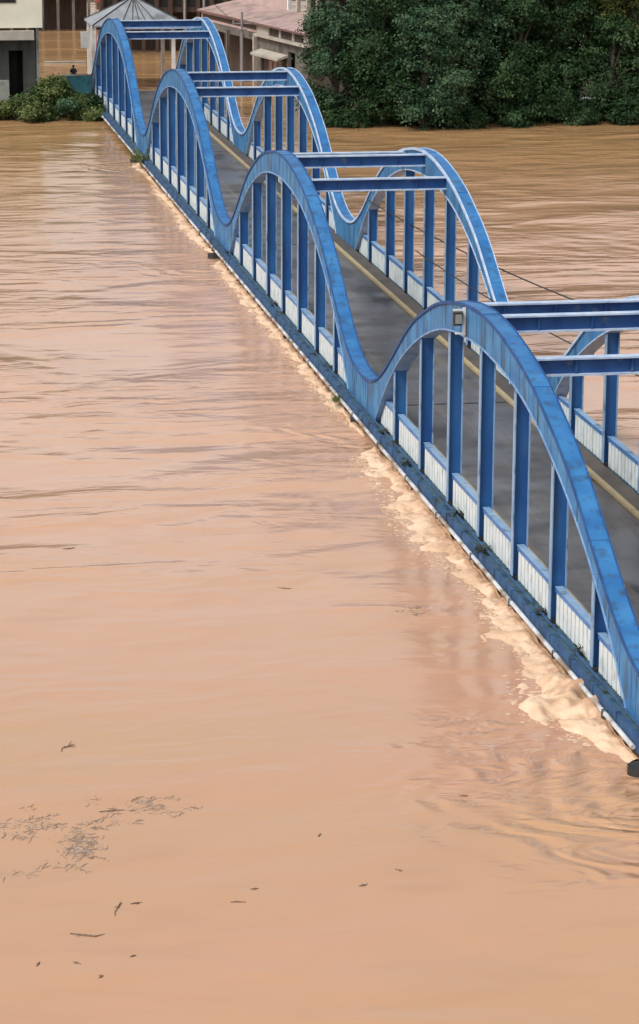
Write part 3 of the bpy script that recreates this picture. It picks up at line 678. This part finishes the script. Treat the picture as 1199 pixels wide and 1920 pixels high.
# ------------------------------------------------------------------ cream house on the left bank
YH = 176.0
c80 = at_y(80, 52, YH); xR = c80.x; zU = c80.z
house = empty("cream_house", (xR, YH, 0), "cream two-storey house with dark grey ground floor on the left bank", "house")
def lx(px): return at_y(px, 100, YH).x-xR
def lz(py): return at_y(40, py, YH).z
mb = MB(); mb.box(-16, 0, 0, 11, zU, 12.5)
up = mb.build("upper_wall", CREAM, house)
mb = MB(); mb.box(-16.4, .5, -.5, 11.4, 12.5, 12.75); mb.build("roof", ROOFG, house)
for x0, x1 in ((lx(-60), lx(30)), (lx(-230), lx(-140))):
    fr = MB(); fr.box(x0-.1, x1+.1, -.06, -.003, lz(3)-.1, lz(3)+1.7); f_ = fr.build("window_frame", BROWN, up)
    fr = MB(); fr.box(x0, x1, -.08, -.063, lz(3), lz(3)+1.6); fr.build("window_pane", DARK, f_)
mb = MB(); mb.box(lx(-380), lx(64), -.75, -.01, lz(74), lz(57)); mb.build("ledge", BEIGE, house)
# lower storey with the door opening left open between wall pieces
x0, x1 = lx(17), lx(44); zT = lz(95); xe = lx(67); zl = lz(74)
mb = MB(); mb.box(-16, x0, .25, 10, -2, zl-.003); mb.box(x1, xe, .25, 10, -2, zl-.003); mb.box(x0, x1, .25, 10, zT, zl-.003); mb.box(x0, x1, 3.2, 3.4, -2, zT)
mb.build("lower_wall", GREYW, house)
mb = MB(); mb.box(x0+.02, x1-.5, 1.4, 1.48, -.3, zT-.05); mb.build("door", DARK, house)
mb = MB(); mb.box(-16, x0-.05, -.25, .247, -2, lz(150)); mb.build("plinth", PALEG, house)
mb = MB(); mb.box(lx(69), lx(74), .3, .6, -1, zU); mb.build("corner_post", PALEG, house)
mb = MB(); mb.box(xe+.003, -.2, 3.0, 3.2, -1, zU-.003); mb.build("side_screen", BROWN, house)

# teal wall with a person behind it
YT = 179.0
a = at_y(118, 138, YT); b = at_y(171, 142, YT); zt_ = (a.z+b.z)/2
tw = empty("teal_wall", (a.x, YT, 0), "low teal painted wall with pale coping at the bridge end", "wall")
mb = MB(); mb.box(0, b.x-a.x, 0, .22, -1.2, zt_-.1); mb.build("wall_panel", TEAL, tw)
mb = MB(); mb.box(-.05, b.x-a.x+.05, -.05, .27, zt_-.1, zt_+.02); mb.build("coping", PIPE, tw)
a = at_z(84, 117, WL+.15); b = at_z(163, 118, WL+.15)
mb = MB(); mb.box(0, b.x-a.x, -.2, .2, -.6, .18); mb.box(-.03, b.x-a.x+.03, -.24, .24, .18, .26)
tag(mb.build('low_wall', BEIGE, loc=(a.x, a.y, WL)), 'pale top of a submerged low wall in the flooded yard behind the teal wall', 'wall')
# person: one skinned body, seen above the wall
def person(loc, label):
    root = empty("person", loc, label, "person")
    me = bpy.data.meshes.new("body")
    J = dict(pel=(0, 0, .95), sp=(0, .01, 1.15), ch=(0, 0, 1.34), nk=(0, .0, 1.5), hd=(0, -.03, 1.62), tp=(0, -.02, 1.72),
             ls=(-.18, 0, 1.42), le=(-.26, -.05, 1.16), lw=(-.16, -.24, 1.08), rs=(.18, 0, 1.42), re=(.27, -.05, 1.16), rw=(.17, -.24, 1.08),
             lk=(-.1, -.02, .5), la=(-.1, .02, .08), lt=(-.1, -.14, .04), rk=(.1, -.02, .5), ra=(.1, .02, .08), rt=(.1, -.14, .04), lh=(-.1, 0, .88), rh=(.1, 0, .88))
    rad = dict(pel=.14, sp=.125, ch=.15, nk=.055, hd=.095, tp=.06, ls=.06, le=.042, lw=.03, rs=.06, re=.042, rw=.03, lh=.095, rh=.095, lk=.06, rk=.06, la=.045, ra=.045, lt=.035, rt=.035)
    E = [('pel', 'sp'), ('sp', 'ch'), ('ch', 'nk'), ('nk', 'hd'), ('hd', 'tp'), ('ch', 'ls'), ('ls', 'le'), ('le', 'lw'), ('ch', 'rs'), ('rs', 're'), ('re', 'rw'),
         ('pel', 'lh'), ('lh', 'lk'), ('lk', 'la'), ('la', 'lt'), ('pel', 'rh'), ('rh', 'rk'), ('rk', 'ra'), ('ra', 'rt')]
    for sd_, w_ in ((-1, 'lw'), (1, 'rw')):
        for q in range(5):
            nm = f'{w_}{q}'; base = Vector(J[w_]); J[nm] = tuple(base+Vector(((q-2)*.018, -.13+.008*abs(q-2)-(.0 if q != 0 else -.03), -.02))); rad[nm] = .009; E.append((w_, nm))
    K = list(J); me.from_pydata([J[k] for k in K], [(K.index(a), K.index(b)) for a, b in E], [])
    o = bpy.data.objects.new("body", me); COL.objects.link(o); o.parent = root
    sk = o.modifiers.new("skin", 'SKIN'); sk.use_smooth_shade = True
    for v, k in zip(me.skin_vertices[0].data, K): v.radius = (rad[k], rad[k]*(.75 if k in ('ch', 'sp', 'pel') else 1)); v.use_root = (k == 'pel')
    o.modifiers.new("sub", 'SUBSURF').levels = 1; o.modifiers["sub"].render_levels = 2
    me.materials.append(SKIN)
    sh = MB()   # shirt, a shell round the torso
    rings = []
    for z, rx, ry in ((.82, .2, .15), (1.0, .19, .145), (1.2, .19, .14), (1.36, .215, .15), (1.46, .17, .11), (1.52, .08, .08)):
        rings.append([(rx*math.cos(t*math.pi/9), ry*math.sin(t*math.pi/9), z) for t in range(18)])
    sh.sweep(rings, True)
    for s in (-1, 1): sh.tube([(s*.15, 0, 1.44), (s*.24, -.03, 1.28), (s*.265, -.05, 1.17)], [.085, .075, .068], 10)
    sh.build("shirt", CLOTH, root, smooth=True)
    hr = MB(); hr.sweep([[(r_*math.cos(t*math.pi/8), .0+r_*1.1*math.sin(t*math.pi/8), z) for t in range(16)] for z, r_ in ((1.62, .105), (1.68, .115), (1.74, .10), (1.79, .06), (1.805, .01))], True)
    hr.build("hair", HAIR, root, smooth=True)
pp = at_y(138, 128, YT+.55)
person((pp.x, YT+.55, zt_-.98), "person in dark shirt standing behind the low teal wall")

# ------------------------------------------------------------------ pavilion over the road end
PX0, PX1, PY0, PY1 = 1.25, 9.5, 192.0, 200.0; zE = 5.35; zA = 7.75; pc = ((PX0+PX1)/2, (PY0+PY1)/2)
pav = empty("road_pavilion", (pc[0], pc[1], -1), "open pavilion with grey hipped metal roof and white posts beyond the bridge", "pavilion")
def P_(x, y, z): return (x-pc[0], y-pc[1], z+1)
mb = MB(); ap = P_(pc[0]-.2, pc[1], zA)
cr = [P_(PX0-.4, PY0-.4, zE), P_(PX1+.4, PY0-.4, zE), P_(PX1+.4, PY1+.4, zE), P_(PX0-.4, PY1+.4, zE)]
n0 = len(mb.v); mb.v += cr+[ap, (ap[0], ap[1], ap[2]-.15)]+[(c[0], c[1], c[2]-.15) for c in cr]
for i in range(4):
    j = (i+1) % 4; mb.f.append((n0+i, n0+j, n0+4)); mb.f.append((n0+6+j, n0+6+i, n0+5)); mb.f.append((n0+i, n0+6+i, n0+6+j, n0+j)); mb.m += [0]*3
rf = mb.build("roof", ROOFG, pav)
mb = MB()
for c in cr: mb.tube([Vector(c)+Vector((0, 0, .04)), Vector(ap)+Vector((0, 0, .05))], .06, 5)
for q in (.3, .42, .5, .58, .7):
    e = Vector(cr[0]).lerp(Vector(cr[1]), q); mb.tube([e+Vector((0, 0, .03)), e.lerp(Vector(ap), .96)+Vector((0, 0, .05))], .04, 5)
mb.build("roof_seam", GREYW, rf)
for i, (x, y) in enumerate([(.95, 192.4), (1.75, 195), (8.6, 192.4), (8.4, 199.6), (1.2, 199.6)]):
    mb = MB(); mb.box(x-pc[0]-.17, x-pc[0]+.17, y-pc[1]-.17, y-pc[1]+.17, -1.0, zE+1-.1); mb.box(x-pc[0]-.24, x-pc[0]+.24, y-pc[1]-.24, y-pc[1]+.24, -1.0, .9)
    mb.build("post", WPOST, pav)
mb = MB(); mb.box(PX0-pc[0], PX1-pc[0], PY0-pc[1]-.1, PY0-pc[1]+.1, zE+.62, zE+.88); mb.build("eave_beam", GREYW, pav)
bx = at_y(159, 75, 191.6)
sg = MB(); sg.box(-.33, .33, -.08, .08, -.75, .75); sg.box(-.36, .36, -.06, .06, -.79, .79)
sb = sg.build("sign_box", WPOST, loc=(bx.x, 191.6, bx.z)); tag(sb, "blank white upright box fixed on the left pavilion post", "box")

# ------------------------------------------------------------------ pink shop building right of the road
UD = Vector((-5.5, 30, 0)).normalized(); P0 = Vector((19.5, 180, 0)); ang = math.atan2(UD.y, UD.x)
shop = empty("pink_building", P0, "pink building with sloping canopy roof and dark shop openings behind the bridge", "building", rz=ang)
# local frame: +x runs away along the facade, -y is inside the building? (outward normal is +y after rotation)
IN = -1   # inside direction on local y
def fb(mb, u0, u1, d0, d1, z0, z1): mb.box(u0, u1, min(IN*d0, IN*d1), max(IN*d0, IN*d1), z0, z1)
mb = MB()
# ground floor: wall pieces round openings
fb(mb, 0, 3.4, 0, .3, -2, 4.1); fb(mb, 5.35, 5.9, 0, .3, -2, 4.1); fb(mb, 3.4, 5.35, 0, .3, 3.3, 4.1)
fb(mb, 5.9, 13.1, 0, .3, 3.0, 4.1); fb(mb, 5.9, 13.1, 0, .3, -2, .9); fb(mb, 13.1, 14.5, 0, .3, -2, 4.1)
fb(mb, 14.5, 32, 0, .3, 3.6, 4.3); fb(mb, 0, 32, 5, 5.3, -2, 4.1); fb(mb, 0, .3, .3, 5, -2, 4.1)
gw = mb.build("ground_floor_wall", TAUPE, shop)
mb = MB(); fb(mb, 3.45, 5.3, .6, .7, -1, 3.28); mb.build("door", DARK, gw)
for u in (7.2, 8.6, 10.0, 11.4):
    mb = MB(); fb(mb, u, u+1.0, .5, .9, .9, 2.2+.3*math.sin(u*7)); mb.build("shop_goods", random.Random(int(u*9)).choice([TEAL, PINK, PALEG, BROWN]), shop)
mb = MB(); mb.hexa([(5.4, .02, 2.72), (13.2, .02, 2.72), (13.2, 1.1, 2.42), (5.4, 1.1, 2.42), (5.4, .02, 2.98), (13.2, .02, 2.98), (13.2, 1.1, 2.62), (5.4, 1.1, 2.62)]); mb.build("awning", BEIGE, shop)
for u in (14.5, 18.4, 22.8, 27.2, 31.5):
    mb = MB(); fb(mb, u, u+.4, -.3, .0, -2, 4.0); mb.build("pillar", TAUPE if u > 15 else BEIGE, shop)
mb = MB(); fb(mb, 15, 31, 2.2, 2.3, -2, 3.5); mb.build("shutter", BROWN, shop)
# first-floor gallery: sill band, window band with posts, eave
mb = MB(); fb(mb, -.2, 14.3, -.45, .3, 4.12, 4.34); mb.build("sill_band", BEIGE, shop)
mb = MB(); fb(mb, -.1, 1.2, 0, .3, 4.36, 5.25); fb(mb, 11.0, 14.3, 0, .3, 4.36, 5.25); fb(mb, 1.2, 11.0, .25, .3, 4.36, 5.25)
uw = mb.build("gallery_wall", BEIGE, shop)
for u in (4.3-.35, 7.6):
    mb = MB(); fb(mb, u, u+.45, 0, .3, 4.36, 5.25); mb.build("gallery_post", BEIGE, shop)
for u0, u1 in ((1.22, 3.93), (4.42, 7.58), (8.07, 10.98)):
    mb = MB(); fb(mb, u0, u1, .12, .2, 4.37, 5.24); mb.build("window", BROWN, uw)
mb = MB(); fb(mb, 14.4, 32, 0, .25, 4.34, 5.2); mb.build("upper_wall", PINK, shop)
mb = MB(); fb(mb, 14.6, 31.5, -.03, -.003, 4.6, 5.0); mb.build("painted_eave_shade", BROWN, shop)  # brown strip that paints the shade below the eave
# pink canopy roof rising inwards (corrugated)
mb = MB(); rr = []
for i in range(0, 260):
    u = -.9+i*.128; dz = .03*(i % 2)
    rr.append([(u, .35, 5.36+dz), (u, -3.6, 6.2+dz), (u, -3.6, 6.11+dz), (u, .35, 5.27+dz)])
mb.sweep(rr, True); mb.build("canopy_roof", PINKR, shop)
mb = MB(); mb.box(-.9, 32.3, .353, .42, 5.2, 5.38); mb.build("fascia", mat("maroon_fascia", (.20, .10, .09), .7, (.15, .08, .07), 1.5), shop)
mb = MB(); fb(mb, 16.3, 32, 3.65, 3.9, 4.3, 10.5)
up = mb.build("setback_wall", PINK, shop)
mb = MB(); fb(mb, -.8, 16.28, 3.65, 3.9, 5.6, 6.3); fb(mb, -.8, 16.28, 3.65, 3.9, 9.0, 10.5); mb.build("balcony_wall", PINK, shop)
for u in (15.6, 13.0, 10.2, 7.4, 4.4, 1.4, -.8):
    mb = MB(); fb(mb, u, u+.42, 3.6, 3.95, 6.303, 8.997); mb.build("column", WPOST if u > 15 else BEIGE, shop)
mb = MB(); fb(mb, -.8, 16.2, 6.0, 6.2, 5.5, 9.2); mb.build("inner_wall", BROWN, shop)
mb = MB(); mb.box(-4.6, 32.4, -12, -3.6, 10.5, 10.7); mb.build("top_roof", ROOFG, shop)

# utility poles and cables
def pole(px, py, Y, top, label, arm=True):
    p = at_y(px, py, Y); o = empty("utility_pole", (p.x, Y, -2), label, "pole", "utility poles beyond the bridge")
    mb = MB(); mb.tube([(0, 0, 0), (0, 0, top+2)], [.17, .11], 10); mb.build("pole_shaft", POLEM, o)
    if arm:
        mb = MB(); mb.box(-.9, .9, -.06, .06, top+.9, top+1.02); mb.box(-.5, .5, -.18, -.065, top+.35, top+.45); mb.build("crossarm", POLEM, o)
        for x in (-.8, 0, .8):
            mb = MB(); mb.tube([(x, 0, top+1.02), (x, 0, top+1.12), (x, 0, top+1.2)], [.05, .08, .04], 8); mb.build("insulator", PALEG, o)
    return Vector((p.x, Y, top-1))
q1 = pole(454, 60, 186.5, 6.9, "tall grey utility pole with crossarm in front of the pink building")
q2 = pole(347, 20, 201, 9.5, "pale utility pole right of the pavilion roof")
q3 = pole(383, 10, 214, 10, "farthest utility pole at the road side corner of the pink building")
def cable(a, b, sag, r, label, seg=24):
    pts = [Vector(a).lerp(Vector(b), t/seg)-Vector((0, 0, sag*4*(t/seg)*(1-t/seg))) for t in range(seg+1)]
    mb = MB(); mb.tube(pts, r, 5); tag(mb.build("overhead_cable", WIRE), label, "cable", "overhead cables")
cable(q1+Vector((-.8, 0, .2)), q2+Vector((.5, 0, 1.2)), .4, .03, "thin cable between the crossarm pole and the pavilion pole")
cable(q2+Vector((0, 0, .8)), q3+Vector((0, 0, .8)), .3, .03, "cable running back from the pavilion pole to the farthest pole")
cable(at_y(690, 375, 84), at_y(1290, 640, 30), .5, .035, "upper dark cable sagging over the river right of the bridge")
cable(at_y(780, 470, 66), at_y(1330, 760, 25), .5, .03, "lower dark cable sagging over the river right of the bridge")

# ------------------------------------------------------------------ flooded street buildings far behind
def arcade(name, x0, x1, Y, h, n, wallm, postm, label, rz=0, lower=3.6):
    o = empty(name, (x0, Y, -1.5), label, "building", rz=rz); L_ = x1-x0; H = h+1.5
    mb = MB(); mb.box(0, L_, 0, 6, lower+1.5, H); mb.box(0, L_, 2.8, 3, 0, lower+1.497); o2 = mb.build("wall", wallm, o)
    for i in range(n+1):
        mb = MB(); u = L_*i/n; mb.box(u-.16, u+.16, -.3, .02, 0, H-.3); mb.build("column", postm, o)
    for i in range(n):
        u0 = L_*i/n+.35; u1 = L_*(i+1)/n-.35
        mb = MB(); mb.box(u0, u1, -.03, -.003, lower+2.1, lower+3.5); mb.build("window", DARK, o2)
    mb = MB(); mb.hexa([(-.5, -1.2, H), (L_+.5, -1.2, H), (L_+.5, 6.4, H+1.2), (-.5, 6.4, H+1.2), (-.5, -1.2, H+.15), (L_+.5, -1.2, H+.15), (L_+.5, 6.4, H+1.35), (-.5, 6.4, H+1.35)]); mb.build("roof", ROOFG, o)
    return o
arcade("shop_row", -10, 6.6, 262, 11, 9, BROWN, TAUPE, "dark brown timber shop row standing in floodwater behind the cream house")
arcade("shop_row", 5.4, 22.0, 232, 10, 11, BROWN, BROWN, "dark shop row seen through the farthest arch, its posts in the water")
p = at_y(185, 4, 236); mb = MB(); mb.hexa([(-1.6, -1.2, -.3), (1.9, -1.2, -.3), (1.9, 1, .3), (-1.6, 1, .3), (-1.6, -1.2, 0), (1.9, -1.2, 0), (1.9, 1, .45), (-1.6, 1, .45)])
for x in (-1.5, 1.8): mb.tube([(x, -1.1, -p.z-1.5), (x, -1.1, -.25)], .05, 6)
rc = at_y(204, -1, 236); tag(mb.build("street_canopy", REDC, loc=(rc.x, 236, rc.z)), "faded red canopy just above the pavilion roof", "canopy")
